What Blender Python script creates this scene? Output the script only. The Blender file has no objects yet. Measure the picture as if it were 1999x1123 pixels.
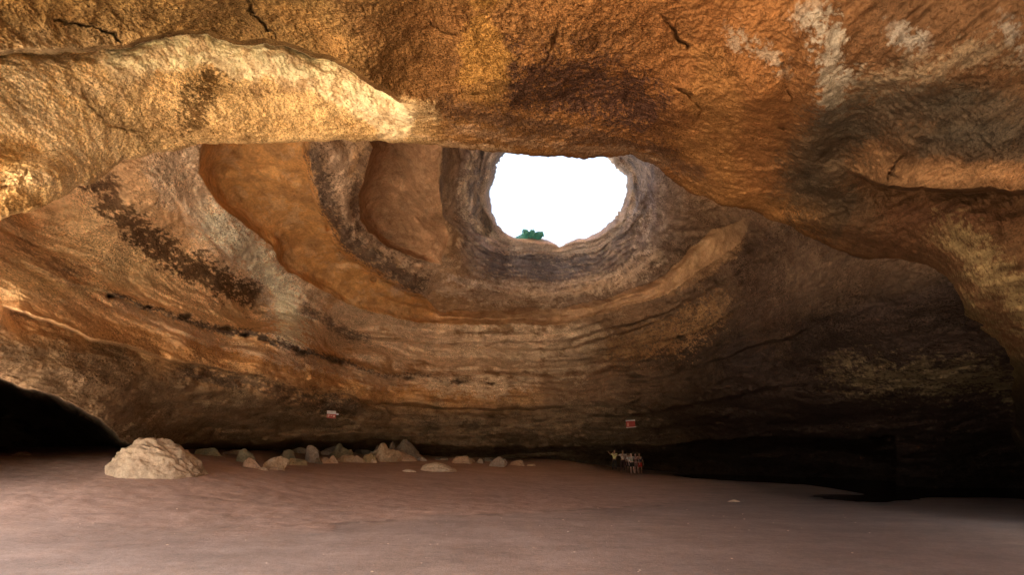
import bpy, math, random
import numpy as np
from mathutils import Vector

# ---------------------------------------------------------------- frame
F = 850.0; CX = 1000.0; HY = 880.0          # pixels of a 1999 px wide frame: focal length, centre, horizon
EYE = 1.8                                    # eye height over the near sand; world z = eye-relative z + EYE
sc = bpy.context.scene
col = sc.collection

# ---------------------------------------------------------------- noise
_rng = np.random.RandomState(7)
_perm = _rng.permutation(256); _perm = np.concatenate([_perm, _perm, _perm])
_grad = _rng.normal(size=(256, 3)); _grad /= np.linalg.norm(_grad, axis=1)[:, None]
def perlin(P):
    P = np.asarray(P, dtype=np.float64)
    Pi = np.floor(P).astype(np.int64); f = P - Pi
    Pi &= 255
    u = f * f * f * (f * (f * 6 - 15) + 10)
    out = 0
    for dx in (0, 1):
        wx = u[:, 0] if dx else 1 - u[:, 0]
        for dy in (0, 1):
            wy = u[:, 1] if dy else 1 - u[:, 1]
            for dz in (0, 1):
                wz = u[:, 2] if dz else 1 - u[:, 2]
                h = _perm[_perm[_perm[Pi[:, 0] + dx] + Pi[:, 1] + dy] + Pi[:, 2] + dz]
                g = _grad[h]
                out = out + wx * wy * wz * (g[:, 0] * (f[:, 0] - dx) + g[:, 1] * (f[:, 1] - dy) + g[:, 2] * (f[:, 2] - dz))
    return out * 1.5
def fbm(P, s, octv=4, gain=.5, seed=0.0):
    P = np.asarray(P) * s + seed * 17.3
    a = 1.0; o = 0
    for i in range(octv):
        o = o + a * perlin(P); P = P * 2.03 + 5.1; a *= gain
    return o
def ridged(P, s, octv=4, gain=.5, seed=0.0):
    P = np.asarray(P) * s + seed * 11.7
    a = 1.0; o = 0
    for i in range(octv):
        o = o + a * (1 - 2 * np.abs(perlin(P))); P = P * 2.1 + 3.3; a *= gain
    return o
def smooth(a, b, x):
    t = np.clip((x - a) / (b - a), 0, 1); return t * t * (3 - 2 * t)

# ---------------------------------------------------------------- thin-plate interpolation
def tps_fit(X, v, lam=1e-4):
    X = np.asarray(X, float); v = np.asarray(v, float); n = len(X)
    r = np.linalg.norm(X[:, None] - X[None], axis=2)
    K = np.where(r > 0, r * r * np.log(r + 1e-12), 0) + lam * np.eye(n)
    Pm = np.hstack([np.ones((n, 1)), X])
    A = np.zeros((n + 3, n + 3)); A[:n, :n] = K; A[:n, n:] = Pm; A[n:, :n] = Pm.T
    return X, np.linalg.solve(A, np.concatenate([v, np.zeros(3)]))
def tps_eval(model, Q):
    X, w = model; out = np.empty(len(Q)); n = len(X)
    for i in range(0, len(Q), 40000):
        q = Q[i:i + 40000]
        r2 = ((q[:, None] - X[None]) ** 2).sum(2)
        out[i:i + 40000] = (.5 * r2 * np.log(r2 + 1e-12)) @ w[:n] + w[n] + q @ w[n + 1:]
    return out
def ae(px, py): return (px - CX) / F, (HY - py) / F

# ---------------------------------------------------------------- polylines
def pdist(px, py, pts):
    """distance to a polyline, side sign (+ = left of travel), parameter 0..1"""
    pts = np.asarray(pts, float)
    best = np.full(px.shape, 1e9); side = np.zeros(px.shape); par = np.zeros(px.shape)
    n = len(pts) - 1
    for i in range(n):
        a, b = pts[i], pts[i + 1]; d = b - a; L = (d ** 2).sum() + 1e-9
        t = np.clip(((px - a[0]) * d[0] + (py - a[1]) * d[1]) / L, 0, 1)
        ex = px - a[0] - t * d[0]; ey = py - a[1] - t * d[1]
        dd = np.hypot(ex, ey); m = dd < best
        best = np.where(m, dd, best)
        side = np.where(m, np.sign(d[0] * ey - d[1] * ex), side)
        par = np.where(m, (i + t) / n, par)
    return best, side, par
def inpoly(px, py, poly):
    c = np.zeros(px.shape, bool); n = len(poly)
    for i in range(n):
        x1, y1 = poly[i]; x2, y2 = poly[(i + 1) % n]
        if y1 == y2: continue
        c ^= ((y1 > py) != (y2 > py)) & (px < (x2 - x1) * (py - y1) / (y2 - y1) + x1)
    return c

# ---------------------------------------------------------------- mesh helpers
def grid_mesh(name, P, mask=None, attrs=None, mat=None, flip=False):
    """P: (rows, cols, 3); mask: (rows-1, cols-1) of faces kept"""
    R, Cn = P.shape[:2]
    idx = np.arange(R * Cn).reshape(R, Cn)
    q = np.stack([idx[:-1, :-1], idx[:-1, 1:], idx[1:, 1:], idx[1:, :-1]], axis=2).reshape(-1, 4)
    if mask is not None: q = q[mask.reshape(-1)]
    if flip: q = q[:, ::-1]
    used = np.zeros(R * Cn, bool); used[q.ravel()] = True
    remap = np.cumsum(used) - 1
    q = remap[q]
    V = P.reshape(-1, 3)[used]
    me = bpy.data.meshes.new(name)
    me.vertices.add(len(V)); me.vertices.foreach_set('co', V.astype(np.float32).ravel())
    me.loops.add(len(q) * 4); me.loops.foreach_set('vertex_index', q.astype(np.int32).ravel())
    me.polygons.add(len(q))
    me.polygons.foreach_set('loop_start', np.arange(0, len(q) * 4, 4, dtype=np.int32))
    me.polygons.foreach_set('loop_total', np.full(len(q), 4, dtype=np.int32))
    me.polygons.foreach_set('use_smooth', np.ones(len(q), bool))
    me.update(calc_edges=True)
    for k, v in (attrs or {}).items():
        v = v.reshape(R * Cn, -1)[used]
        if v.shape[1] == 1:
            at = me.attributes.new(k, 'FLOAT', 'POINT'); at.data.foreach_set('value', v.astype(np.float32).ravel())
        else:
            at = me.attributes.new(k, 'FLOAT_COLOR', 'POINT')
            at.data.foreach_set('color', np.hstack([v, np.ones((len(v), 1))]).astype(np.float32).ravel())
    o = bpy.data.objects.new(name, me); col.objects.link(o)
    if mat: me.materials.append(mat)
    return o
def tag(o, label=None, cat=None, group=None, kind=None):
    if label: o['label'] = label
    if cat: o['category'] = cat
    if group: o['group'] = group
    if kind: o['kind'] = kind
    return o

# ---------------------------------------------------------------- materials
class NB:
    def __init__(s, name):
        s.m = bpy.data.materials.new(name); s.m.use_nodes = True
        s.t = s.m.node_tree; s.b = s.t.nodes['Principled BSDF']
        s.geo = s.n('ShaderNodeTexCoord').outputs['Object']
    def n(s, t, **kw):
        x = s.t.nodes.new(t)
        for k, v in kw.items(): setattr(x, k, v)
        return x
    def l(s, a, b): s.t.links.new(a, b)
    def set(s, sock, v):
        if hasattr(v, 'links') or isinstance(v, bpy.types.NodeSocket): s.l(v, sock)
        else: sock.default_value = v
    def mapping(s, scale, rot=(0, 0, 0), vec=None):
        m = s.n('ShaderNodeMapping'); m.inputs['Scale'].default_value = scale; m.inputs['Rotation'].default_value = rot
        s.l(vec or s.geo, m.inputs['Vector']); return m.outputs[0]
    def noise(s, scale, detail=4, rough=.6, vec=None, dist=0):
        x = s.n('ShaderNodeTexNoise'); x.inputs['Scale'].default_value = scale; x.inputs['Detail'].default_value = detail
        x.inputs['Roughness'].default_value = rough; x.inputs['Distortion'].default_value = dist
        s.l(vec or s.geo, x.inputs['Vector']); return x.outputs['Fac']
    def voro(s, scale, feature='F1', vec=None, rand=1):
        x = s.n('ShaderNodeTexVoronoi', feature=feature); x.inputs['Scale'].default_value = scale
        s.l(vec or s.geo, x.inputs['Vector']); return x.outputs['Distance']
    def ramp(s, fac, pts):
        x = s.n('ShaderNodeValToRGB'); e = x.color_ramp.elements
        while len(e) < len(pts): e.new(.5)
        for el, (p, c) in zip(e, pts): el.position = p; el.color = (c, c, c, 1) if isinstance(c, (int, float)) else (*c, 1)
        s.l(fac, x.inputs[0]); return x.outputs[0]
    def mix(s, fac, a, b, mode='MIX'):
        x = s.n('ShaderNodeMix', data_type='RGBA', blend_type=mode)
        s.set(x.inputs[0], fac)
        for sock, v in ((x.inputs[6], a), (x.inputs[7], b)):
            s.set(sock, v if not isinstance(v, tuple) else (*v[:3], 1))
        return x.outputs[2]
    def math(s, op, a, b=0.0, c=None):
        x = s.n('ShaderNodeMath', operation=op); s.set(x.inputs[0], a); s.set(x.inputs[1], b)
        if c is not None: s.set(x.inputs[2], c)
        return x.outputs[0]
    def attr(s, name, fac=False):
        x = s.n('ShaderNodeAttribute'); x.attribute_name = name
        return x.outputs['Fac'] if fac else x.outputs['Color']
    def bump(s, h, strength, dist, normal=None):
        x = s.n('ShaderNodeBump'); x.inputs['Strength'].default_value = strength; x.inputs['Distance'].default_value = dist
        s.l(h, x.inputs['Height'])
        if normal: s.l(normal, x.inputs['Normal'])
        return x.outputs[0]
    def out(s, colr=None, rough=.9, normal=None, spec=.2):
        if colr is not None: s.set(s.b.inputs['Base Color'], colr if not isinstance(colr, tuple) else (*colr, 1))
        s.set(s.b.inputs['Roughness'], rough); s.b.inputs['Specular IOR Level'].default_value = spec
        if normal: s.l(normal, s.b.inputs['Normal'])
        return s.m

def rock_material(name, scale=1.0):
    b = NB(name)
    base = b.attr('albedo'); crust = b.attr('crust', True); strata = b.attr('strata', True)
    big = b.noise(.35 * scale, 5, .6); mid = b.noise(1.6 * scale, 6, .65, dist=.4); fine = b.noise(9 * scale, 6, .7)
    c = b.mix(1.0, base, b.ramp(big, [(.3, (.80, .76, .72)), (.7, (1.16, 1.14, 1.1))]), 'MULTIPLY')
    c = b.mix(1.0, c, b.ramp(mid, [(.28, (.66, .6, .55)), (.5, (1, 1, 1)), (.74, (1.25, 1.22, 1.16))]), 'MULTIPLY')
    c = b.mix(1.0, c, b.ramp(fine, [(.3, .72), (.7, 1.22)]), 'MULTIPLY')
    # bedding lines where the rock is stratified
    sv = b.mapping((.35 * scale, .35 * scale, 5.0 * scale), (.03, .02, 0))
    st = b.noise(1.0, 6, .7, vec=sv, dist=.3)
    stc = b.ramp(st, [(.3, .55), (.5, 1.0), (.68, 1.3)])
    c = b.mix(strata, c, b.mix(1.0, c, stc, 'MULTIPLY'))
    # pitted crust: small dark holes and granular patches
    pit = b.voro(5.5 * scale, vec=b.geo); pit2 = b.noise(14 * scale, 3, .6)
    pm = b.math('MULTIPLY', b.ramp(pit, [(.12, 1.0), (.34, 0.0)]), b.ramp(mid, [(.42, 0.0), (.58, 1.0)]))
    gr = b.ramp(pit2, [(.52, 0.0), (.64, 1.0)])
    pm = b.math('MAXIMUM', pm, b.math('MULTIPLY', gr, b.ramp(b.noise(.9 * scale, 4, .6), [(.45, 0.0), (.62, .9)])))
    spk = b.ramp(b.noise(15 * scale, 5, .75, dist=.5), [(.39, .40), (.50, 1.05), (.62, 1.4)])
    spk2 = b.ramp(b.noise(26 * scale, 3, .7), [(.36, .65), (.6, 1.32)])
    c = b.mix(crust, c, b.mix(1.0, c, b.mix(1.0, spk, spk2, 'MULTIPLY'), 'MULTIPLY'))
    pmc = b.math('MULTIPLY', pm, crust)
    c = b.mix(b.math('MULTIPLY', pmc, .6), c, b.mix(1.0, c, (.32, .24, .18), 'MULTIPLY'))
    # bump
    h = b.math('ADD', b.math('MULTIPLY', mid, .38), b.math('MULTIPLY', fine, .26))
    h = b.math('ADD', h, b.math('MULTIPLY', b.math('MULTIPLY', st, strata), .9))
    h = b.math('SUBTRACT', h, b.math('MULTIPLY', pmc, .35))
    h = b.math('ADD', h, b.math('MULTIPLY', b.math('MULTIPLY', b.noise(22 * scale, 4, .7), crust), .25))
    nrm = b.bump(h, .9, .22 / scale)
    return b.out(c, 1.0, nrm, .03)

# ================================================================ CHAMBER (far room with the round skylight)
def ring(z, pts): return [(x, y, z * F / (HY - y)) for x, y in pts]
hole = [(985, 304), (972, 322), (968, 345), (957, 378), (961, 410), (972, 440), (990, 456), (1004, 463), (1016, 464), (1050, 465), (1070, 468),
        (1083, 474), (1092, 479), (1101, 474), (1120, 466), (1150, 461), (1176, 448), (1198, 425), (1213, 400), (1222, 370), (1222, 346),
        (1212, 337), (1199, 326), (1190, 314), (1180, 300), (1150, 240), (1060, 225), (1000, 250)]
cp = []
cp += ring(14.7, [(975, 305), (958, 380), (972, 440), (1015, 462), (1090, 478), (1150, 462), (1213, 400), (1222, 350), (1150, 240), (1000, 250)])
cp += ring(12.5, [(885, 300), (885, 400), (900, 480), (980, 545), (1090, 550), (1200, 528), (1270, 440), (1290, 355)])
cp += ring(12.2, [(800, 300), (730, 300), (705, 400), (720, 455), (760, 490), (830, 522)])
cp += ring(11.2, [(620, 300), (618, 350), (642, 420), (668, 480), (720, 520), (800, 558), (870, 592), (950, 604), (1100, 600), (1200, 578), (1300, 530), (1380, 460)])
cp += ring(10.3, [(395, 295), (382, 340), (430, 400), (520, 475), (562, 530), (620, 562), (700, 600), (800, 627), (900, 636), (1000, 636), (1100, 630),
                  (1200, 606), (1300, 570), (1380, 520), (1440, 470), (1470, 430)])
cp += ring(9.0, [(300, 360), (450, 490), (560, 590), (700, 655), (850, 680), (1000, 683), (1150, 676), (1300, 630), (1450, 540)])
cp += ring(7.6, [(60, 440), (200, 470), (350, 560), (500, 622), (650, 672), (850, 710), (1000, 714), (1200, 700), (1400, 630), (1550, 540)])
cp += ring(5.5, [(-200, 440), (0, 500), (210, 582), (350, 622), (520, 662), (620, 697), (700, 720), (850, 743), (1000, 748), (1200, 736), (1400, 690), (1600, 615), (1800, 540)])
cp += ring(3.6, [(-250, 540), (0, 612), (180, 662), (350, 706), (500, 737), (620, 765), (770, 788), (1000, 796), (1200, 790), (1400, 765), (1600, 728), (1800, 685), (1999, 640)])
cp += [(0, 742, 12.5), (130, 790, 14.5), (225, 850, 17), (300, 800, 18.5), (300, 865, 20), (450, 830, 24), (600, 840, 29), (600, 870, 31), (780, 850, 35),
       (1000, 840, 36.5), (1000, 870, 38.5), (1000, 920, 39), (1231, 828, 36.5), (1250, 880, 38.5), (1400, 850, 32), (1450, 920, 33), (1600, 850, 25), (1620, 940, 31), (1620, 1000, 31),
       (1800, 800, 20), (1850, 940, 25), (1999, 780, 18), (1999, 940, 24.5), (1999, 1000, 25), (2400, 800, 11), (2400, 500, 9.5), (2700, 700, 8.5),
       (400, 920, 29), (700, 920, 36), (-300, 700, 10), (-600, 600, 8.2), (-600, 300, 7.5), (-700, 800, 8.5),
       (-200, 280, 12), (100, 250, 14), (400, 150, 14.5), (700, 150, 16), (1000, 120, 17), (1300, 150, 17), (1600, 200, 15.5), (2000, 300, 12), (2400, 200, 10),
       (0, -300, 8.5), (1000, -400, 9.2), (2000, -300, 8.5), (-600, -200, 7), (2600, -200, 7)]
cp = [(x, y, d) for x, y, d in cp]
A_, E_ = ae(np.array([c[0] for c in cp]), np.array([c[1] for c in cp]))
ch_model = tps_fit(np.stack([A_, E_], 1), 1 / np.array([c[2] for c in cp]), 3e-4)

colx = np.concatenate([np.arange(-330, 0, 10), np.arange(0, 2000, 2.0), np.arange(2000, 2700, 14)])
rowy = np.concatenate([np.arange(-400, 250, 10), np.arange(250, 960, 2.0), np.arange(962, 1110, 6)])
PX, PY = np.meshgrid(colx, rowy); shp = PX.shape
px = PX.ravel(); py = PY.ravel(); a, e = ae(px, py)

# --- sculpted features in pixels of depth: each adds metres of depth near a traced line
def ledge(px, py, pts, w, amt, both=False, f0=.06):
    d, s, t = pdist(px, py, pts)
    fade = smooth(0, f0, t) * smooth(0, f0, 1 - t)
    if both: return amt * np.exp(-(d / w) ** 2) * (.4 + .6 * fade)
    return amt * s * np.exp(-np.maximum(d - 0, 0) / w) * smooth(0, 3, d) * fade

inv = tps_eval(ch_model, np.stack([a, e], 1))
D = 1 / np.maximum(inv, 1 / 60)
wob = np.stack([px / 90, py / 90, px * 0], 1)
wx = px + 9 * fbm(wob, 1, 4, seed=1) ; wy = py + 9 * fbm(wob, 1, 4, seed=2)
# orange niche: pushed back between the two ledges, with overhanging lower lip of the crusted band
C1 = [(402, 262), (384, 300), (378, 340), (430, 400), (490, 450), (530, 480), (562, 530), (620, 562), (700, 600), (800, 627), (900, 636), (1000, 636), (1100, 630), (1200, 606), (1300, 570), (1380, 520), (1440, 470), (1475, 420)]
C2 = [(606, 262), (610, 340), (626, 390), (648, 430), (668, 480), (720, 520), (800, 555), (840, 585), (860, 606), (950, 606), (1100, 603), (1200, 578), (1300, 530), (1390, 450)]
niche = inpoly(wx, wy, C1 + C2[::-1])
dn1, s1, t1 = pdist(wx, wy, C1); dn2, s2, t2 = pdist(wx, wy, C2)
depth_n = np.where(niche, 1.0 - np.exp(-dn1 / 16), 0) * np.where(niche, .35 + .65 * smooth(0, 14, dn2), 0)
D += depth_n * 2.3 * smooth(1500, 1150, px)
# alcove beyond the crusted band
alc = [(716, 262), (726, 290), (712, 330), (703, 380), (704, 430), (716, 455), (760, 486), (820, 508), (862, 520), (872, 470), (868, 430), (870, 395), (855, 350), (870, 262)]
ia = inpoly(wx, wy, alc); da, _, _ = pdist(wx, wy, alc[:10])
D += np.where(ia, 3.4 * (1 - np.exp(-da / 12)) * (.35 + .65 * smooth(870, 740, wx)), 0)
# second fold before the shaft
alc2 = [(862, 262), (868, 330), (858, 350), (866, 380), (872, 430), (900, 458), (950, 470), (962, 440), (945, 400), (935, 360), (950, 300), (940, 262)]
ia2 = inpoly(wx, wy, alc2); da2, _, _ = pdist(wx, wy, alc2[:7])
D += np.where(ia2, 2.0 * (1 - np.exp(-da2 / 10)), 0)
# crack-ledge (lower strata) and dark undercut lines
L1 = [(20, 505), (90, 530), (210, 578), (280, 600), (350, 622), (430, 642), (520, 660), (570, 688), (650, 703), (700, 722), (800, 742), (900, 748), (1000, 748), (1150, 740), (1250, 722)]
D += np.where(True, ledge(wx, wy, L1, 10, .35), 0)
L2 = [(0, 598), (100, 625), (180, 662), (350, 706), (500, 737), (620, 766), (770, 790), (1000, 800), (1150, 796)]
D += ledge(wx, wy, L2, 26, .9)
L3 = [(560, 600), (700, 652), (850, 672), (1000, 668), (1150, 655), (1300, 610), (1400, 560)]
D += ledge(wx, wy, L3, 22, .5, f0=.2)
L4 = [(1000, 700), (1150, 690), (1300, 665), (1420, 620), (1520, 560)]
D += ledge(wx, wy, L4, 20, .35, f0=.3)
L5 = [(1080, 765), (1250, 745), (1400, 705), (1560, 650), (1700, 580)]
D += ledge(wx, wy, L5, 40, .25, f0=.4)
for k, (yo, am) in enumerate([(0, .6), (12, .3), (22, .45), (34, .4), (46, .35), (58, .3), (-14, .4), (-24, .3)]):   # layered shaft wall under the rim
    Ls = [(880, 430 + yo * .7), (930, 480 + yo), (1000, 502 + yo), (1090, 508 + yo), (1170, 492 + yo), (1230, 450 + yo), (1275, 390 + yo * .7)]
    D += ledge(wx, wy, Ls, 6, am)
for pts_, w_, a_m in [([(300, 330), (360, 420), (440, 500), (530, 575), (640, 640), (780, 668), (900, 680), (1030, 682), (1160, 668), (1290, 625), (1400, 560)], 20, .45),
                      ([(640, 600), (760, 628), (880, 648), (1000, 652), (1120, 644), (1240, 612)], 10, .3),
                      ([(700, 560), (800, 590), (900, 618), (1010, 622), (1120, 614), (1230, 588), (1330, 540)], 9, .35),
                      ([(240, 600), (400, 668), (560, 712), (700, 750), (860, 770), (1020, 774), (1180, 764)], 12, .3),
                      ([(1020, 730), (1180, 716), (1320, 690), (1460, 640)], 22, .3), ([(1100, 820), (1260, 806), (1420, 780), (1580, 742)], 22, .3)]:
    D += ledge(wx, wy, pts_, w_, a_m, f0=.15)
# left tunnel mouth: everything under its arch runs far back
tun = [(-150, 725), (0, 742), (60, 758), (130, 785), (185, 812), (212, 835), (232, 856), (262, 866), (330, 872), (330, 1000), (-150, 1000)]
it = inpoly(wx, wy, tun)
dt, _, _ = pdist(wx, wy, tun[:9])
D = np.where(it, D + 20 * (1 - np.exp(-dt / 30)), D)
# undercut along the foot of the far wall
FT = [(300, 868), (420, 866), (600, 862), (760, 858), (800, 866), (900, 872), (1000, 872), (1200, 870), (1400, 862), (1520, 850), (1700, 852)]
dft, sft, _ = pdist(wx, wy, FT)
D += np.where((sft > 0) & (px > 280) & (px < 1750), 4.5 * (1 - np.exp(-dft / 14)), 0)
D += 1.5 * np.exp(-(((wx - 1560) / 140) ** 2 + ((wy - 850) / 60) ** 2))
pits = [(590, 690, 13, 6), (578, 682, 7, 6), (652, 706, 10, 6), (664, 710, 6, 7), (440, 640, 16, 4), (362, 618, 14, 6), (515, 662, 14, 5), (213, 580, 7, 5), (730, 545, 5, 4), (640, 446, 6, 7), (290, 600, 9, 3), (800, 738, 12, 3), (900, 746, 14, 3), (960, 750, 10, 3), (480, 655, 8, 4), (1240, 735, 12, 4), (1330, 660, 9, 5)]
kx_ = px + 4 * fbm(wob, 8, 3, seed=61); ky_ = py + 3 * fbm(wob, 8, 3, seed=62)
pitm = np.zeros(len(px))
for x_p, y_p, rx_, ry_ in pits: pitm = np.maximum(pitm, np.exp(-(((kx_ - x_p) / rx_) ** 2 + ((ky_ - y_p) / ry_) ** 2) ** 2))
D += .8 * pitm
# relief
P0 = np.stack([a * D, D, e * D], 1)
Pz = P0 * np.array([1, 1, 2.6])
n1 = fbm(Pz, .16, 4, seed=3); n2 = ridged(Pz, .55, 5, .55, seed=4); n3 = fbm(P0 * [1, 1, 2.4], 1.7, 5, .62, seed=5)
calm = np.where(niche, .35, 1.0) * np.where(ia, .6, 1)
step = perlin(np.stack([P0[:, 0] * .05, P0[:, 1] * .05, P0[:, 2] * 1.9 + .6 * n1], 1))
D = D + (.9 * n1 + calm * (.12 * (n2 - .6) + .12 * n3) + .22 * np.tanh(3 * step) * calm * smooth(1500, 900, px) * smooth(150, 800, px)) * np.clip(D / 25, .4, 1.1)
dh0, _, _ = pdist(px, py, hole); D += 1.1 * np.exp(-dh0 / 5) + .25 * np.exp(-((dh0 - 22) / 6) ** 2)
P = np.stack([a * D, D, e * D + EYE], 1)

# --- rock colour (stains, crusts and beds), with some light and shade painted in
def blend(c, m, colr): return c + (np.array(colr) - c) * m[:, None]
OCH = (.40, .205, .065); BUFF = (.50, .36, .21); CREAM = (.66, .47, .235); GREY = (.43, .37, .30); DARK = (.075, .05, .035); BRN = (.24, .14, .075); ORG = (.46, .22, .055)
def soft_paint(c, px, py, pts, colr, k=1.0, noise=0, ns=0):
    for x, y, rx, ry, s in pts:
        d = ((px - x) / rx) ** 2 + ((py - y) / ry) ** 2
        m = np.clip(s * k * np.exp(-d * 1.2) * (1 + ns * noise), 0, 1)
        c = blend(c, m, colr)
    return c
nl = fbm(P, .45, 5, .6, seed=8); nm = fbm(P * [1, 1, 2.2], 1.6, 5, .65, seed=9); nf = fbm(P, 6, 3, .65, seed=10)
def stroke(c, px, py, pts, w, colr, amt=1.0, thr=0.0, n=None, sharp=4.0):
    d, s, t = pdist(px, py, pts)
    m = np.exp(-(d / w) ** 2)
    nn = .75 * nm + .95 * nf if n is None else n + .3 * nf
    m = smooth(.30, .30 + 1.6 / sharp, m * (1 + .25 * nn) + .5 * nn - thr) * smooth(2.3 * w, 1.2 * w, d) * amt * smooth(0, .04, t + .02) * smooth(0, .04, 1.02 - t)
    return blend(c, np.clip(m, 0, 1), colr)
c = np.tile(np.array((.19, .115, .065)), (len(px), 1)).astype(float)
c = blend(c, smooth(1150, 500, wx), (.46, .28, .14))
c = blend(c, np.clip(.5 + nl, 0, 1) * .35, (.34, .21, .12))
c = soft_paint(c, wx, wy, [(60, 560, 260, 110, 1), (250, 520, 240, 130, 1), (430, 620, 160, 60, .9), (150, 420, 160, 80, .8)], (.84, .58, .32))  # left wall paled to make up for weak light
c = soft_paint(c, wx, wy, [(300, 700, 420, 40, 1), (700, 770, 240, 22, .9), (100, 640, 220, 50, .8)], (.52, .31, .13))
c = stroke(c, wx, wy, [(180, 640), (350, 682), (520, 722), (700, 762), (900, 782), (1050, 786)], 34, (.44, .23, .08), .85, .1, n=nl)
# pale grey band
c = stroke(c, wx, wy, [(330, 300), (370, 390), (440, 455), (500, 520), (560, 585), (640, 630), (760, 665), (900, 690), (1030, 692), (1150, 680)], 54, (.70, .56, .40), .97, -.05, n=nl)
c = stroke(c, wx, wy, [(400, 420), (470, 480), (530, 540), (575, 620), (560, 680)], 30, (.84, .77, .67), .97, -.1)
c = blend(c, smooth(820, 1150, wx) * smooth(640, 700, wy) * .65, (.12, .08, .052))
c = stroke(c, wx, wy, [(760, 648), (900, 662), (1020, 664), (1140, 652)], 10, (.55, .42, .30), .7, .1)
# dark crust streaks, and a dark line along the crack ledge
c = stroke(c, wx, wy, [(190, 350), (215, 400), (270, 455), (340, 500), (420, 545), (505, 585)], 30, (.07, .04, .02), .95, .02)
c = stroke(c, wx, wy, [(160, 350), (240, 380)], 26, (.12, .07, .04), .8, .1)
c = stroke(c, wx, wy, [(30, 470), (100, 510), (160, 540)], 22, (.16, .10, .06), .7, .25)
c = stroke(c, wx, wy, [(210, 578), (350, 622), (430, 642), (520, 662), (600, 690), (670, 706), (760, 735), (930, 748)], 8, (.06, .045, .04), .95, .08)
c = stroke(c, wx, wy, [(590, 600), (650, 640), (720, 660)], 14, (.14, .10, .08), .8, .25)
# pale bed above the crack
c = stroke(c, wx, wy, [(200, 590), (350, 640), (500, 690), (620, 715), (760, 745), (980, 762)], 16, (.55, .43, .30), .75, .1)
# damp dark foot of the wall, with undercut shade painted in as well
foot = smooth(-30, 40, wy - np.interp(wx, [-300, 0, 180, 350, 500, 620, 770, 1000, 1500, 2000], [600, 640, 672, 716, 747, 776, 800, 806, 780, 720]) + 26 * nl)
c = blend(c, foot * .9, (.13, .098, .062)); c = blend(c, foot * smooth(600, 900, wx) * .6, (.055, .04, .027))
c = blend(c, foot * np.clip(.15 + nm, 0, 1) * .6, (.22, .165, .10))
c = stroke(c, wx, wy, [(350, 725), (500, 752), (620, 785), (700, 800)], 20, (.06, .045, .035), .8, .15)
# right side: shade painted into the rock colour, mottled
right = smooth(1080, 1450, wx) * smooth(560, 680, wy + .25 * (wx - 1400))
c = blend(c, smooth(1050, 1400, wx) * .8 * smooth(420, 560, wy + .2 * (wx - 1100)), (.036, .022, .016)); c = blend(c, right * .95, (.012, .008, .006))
c = stroke(c, wx, wy, [(1180, 680), (1320, 655), (1400, 600)], 40, (.20, .11, .045), .75, .2)
c = stroke(c, wx, wy, [(1640, 720), (1760, 745), (1900, 730), (1999, 760)], 50, (.075, .058, .032), .8, .3)
c = stroke(c, wx, wy, [(1460, 470), (1500, 560), (1480, 640)], 60, (.035, .02, .014), .6, .1, n=nl)
c = blend(c, pitm * .85, (.05, .035, .025))  # holes also darkened in colour, like the shade inside them
# niche
nc = np.where(niche, 1.0, 0.0) * smooth(1490, 1280, wx)
c = blend(c, nc * .92, (.62, .32, .09))
c = blend(c, nc * np.clip(nl * 1.2, 0, 1) * .5, (.40, .24, .11))
c = blend(c, nc * smooth(60, 0, dn1) * .25, (.50, .32, .15))
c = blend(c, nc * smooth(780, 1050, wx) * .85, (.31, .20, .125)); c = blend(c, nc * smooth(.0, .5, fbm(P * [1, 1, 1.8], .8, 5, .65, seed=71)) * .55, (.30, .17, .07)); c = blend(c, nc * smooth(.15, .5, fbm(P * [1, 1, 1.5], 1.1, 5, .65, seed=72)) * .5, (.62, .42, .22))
# crusted band between niche and alcove
cb = [(612, 290), (625, 345), (650, 420), (680, 475), (730, 510), (790, 535), (835, 560)]
c = stroke(c, wx, wy, [(660, 290), (650, 360), (690, 430), (740, 490), (800, 520), (850, 545)], 42, (.42, .30, .21), .9, .0, n=nl)
c = stroke(c, wx, wy, cb, 17, (.09, .06, .045), .9, .02)
c = stroke(c, wx, wy, [(720, 285), (700, 330), (695, 400), (705, 450), (760, 480), (840, 515)], 13, (.12, .075, .05), .85, .1)
# alcoves
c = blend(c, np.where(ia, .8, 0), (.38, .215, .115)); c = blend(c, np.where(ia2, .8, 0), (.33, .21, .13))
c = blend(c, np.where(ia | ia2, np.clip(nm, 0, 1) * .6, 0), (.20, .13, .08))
# shaft wall: grey layered rock with salt veins, tinted blue for sky light
dh, sh, th = pdist(wx, wy, hole)
shaft = np.exp(-(dh / 75) ** 2)
c = blend(c, np.clip(shaft * 1.1 * smooth(880, 930, wx), 0, .9), (.235, .245, .32))
vein = smooth(.5, .8, ridged(P * [1, 1, 1.6], .9, 3, .5, seed=12) * .55 + .45 * np.exp(-(dh / 30) ** 2))
c = blend(c, np.clip(vein * shaft * 1.2, 0, .8) * smooth(880, 940, wx), (.55, .48, .44))
c = stroke(c, wx, wy, [(930, 300), (905, 370), (915, 430), (960, 470), (1010, 490)], 13, (.72, .64, .54), .9, .22)
c = stroke(c, wx, wy, [(960, 500), (1060, 525), (1150, 505)], 36, (.095, .105, .165), .75, -.02)  # bluish sky tint painted below the rim
c = blend(c, np.exp(-(dh / 9) ** 2) * .8, (.55, .55, .60))  # rim edge paled as if lit by the sky
c = stroke(c, wx, wy, [(960, 470), (1030, 486), (1100, 492), (1180, 474), (1225, 430)], 14, (.50, .48, .50), .8, .2)
c = stroke(c, wx, wy, [(870, 540), (960, 556), (1080, 562), (1200, 540), (1270, 490)], 12, (.60, .50, .44), .75, .2)
c = stroke(c, wx, wy, [(860, 560), (950, 575), (1080, 580), (1200, 555), (1290, 500)], 16, (.48, .37, .28), .75, .1)
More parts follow.
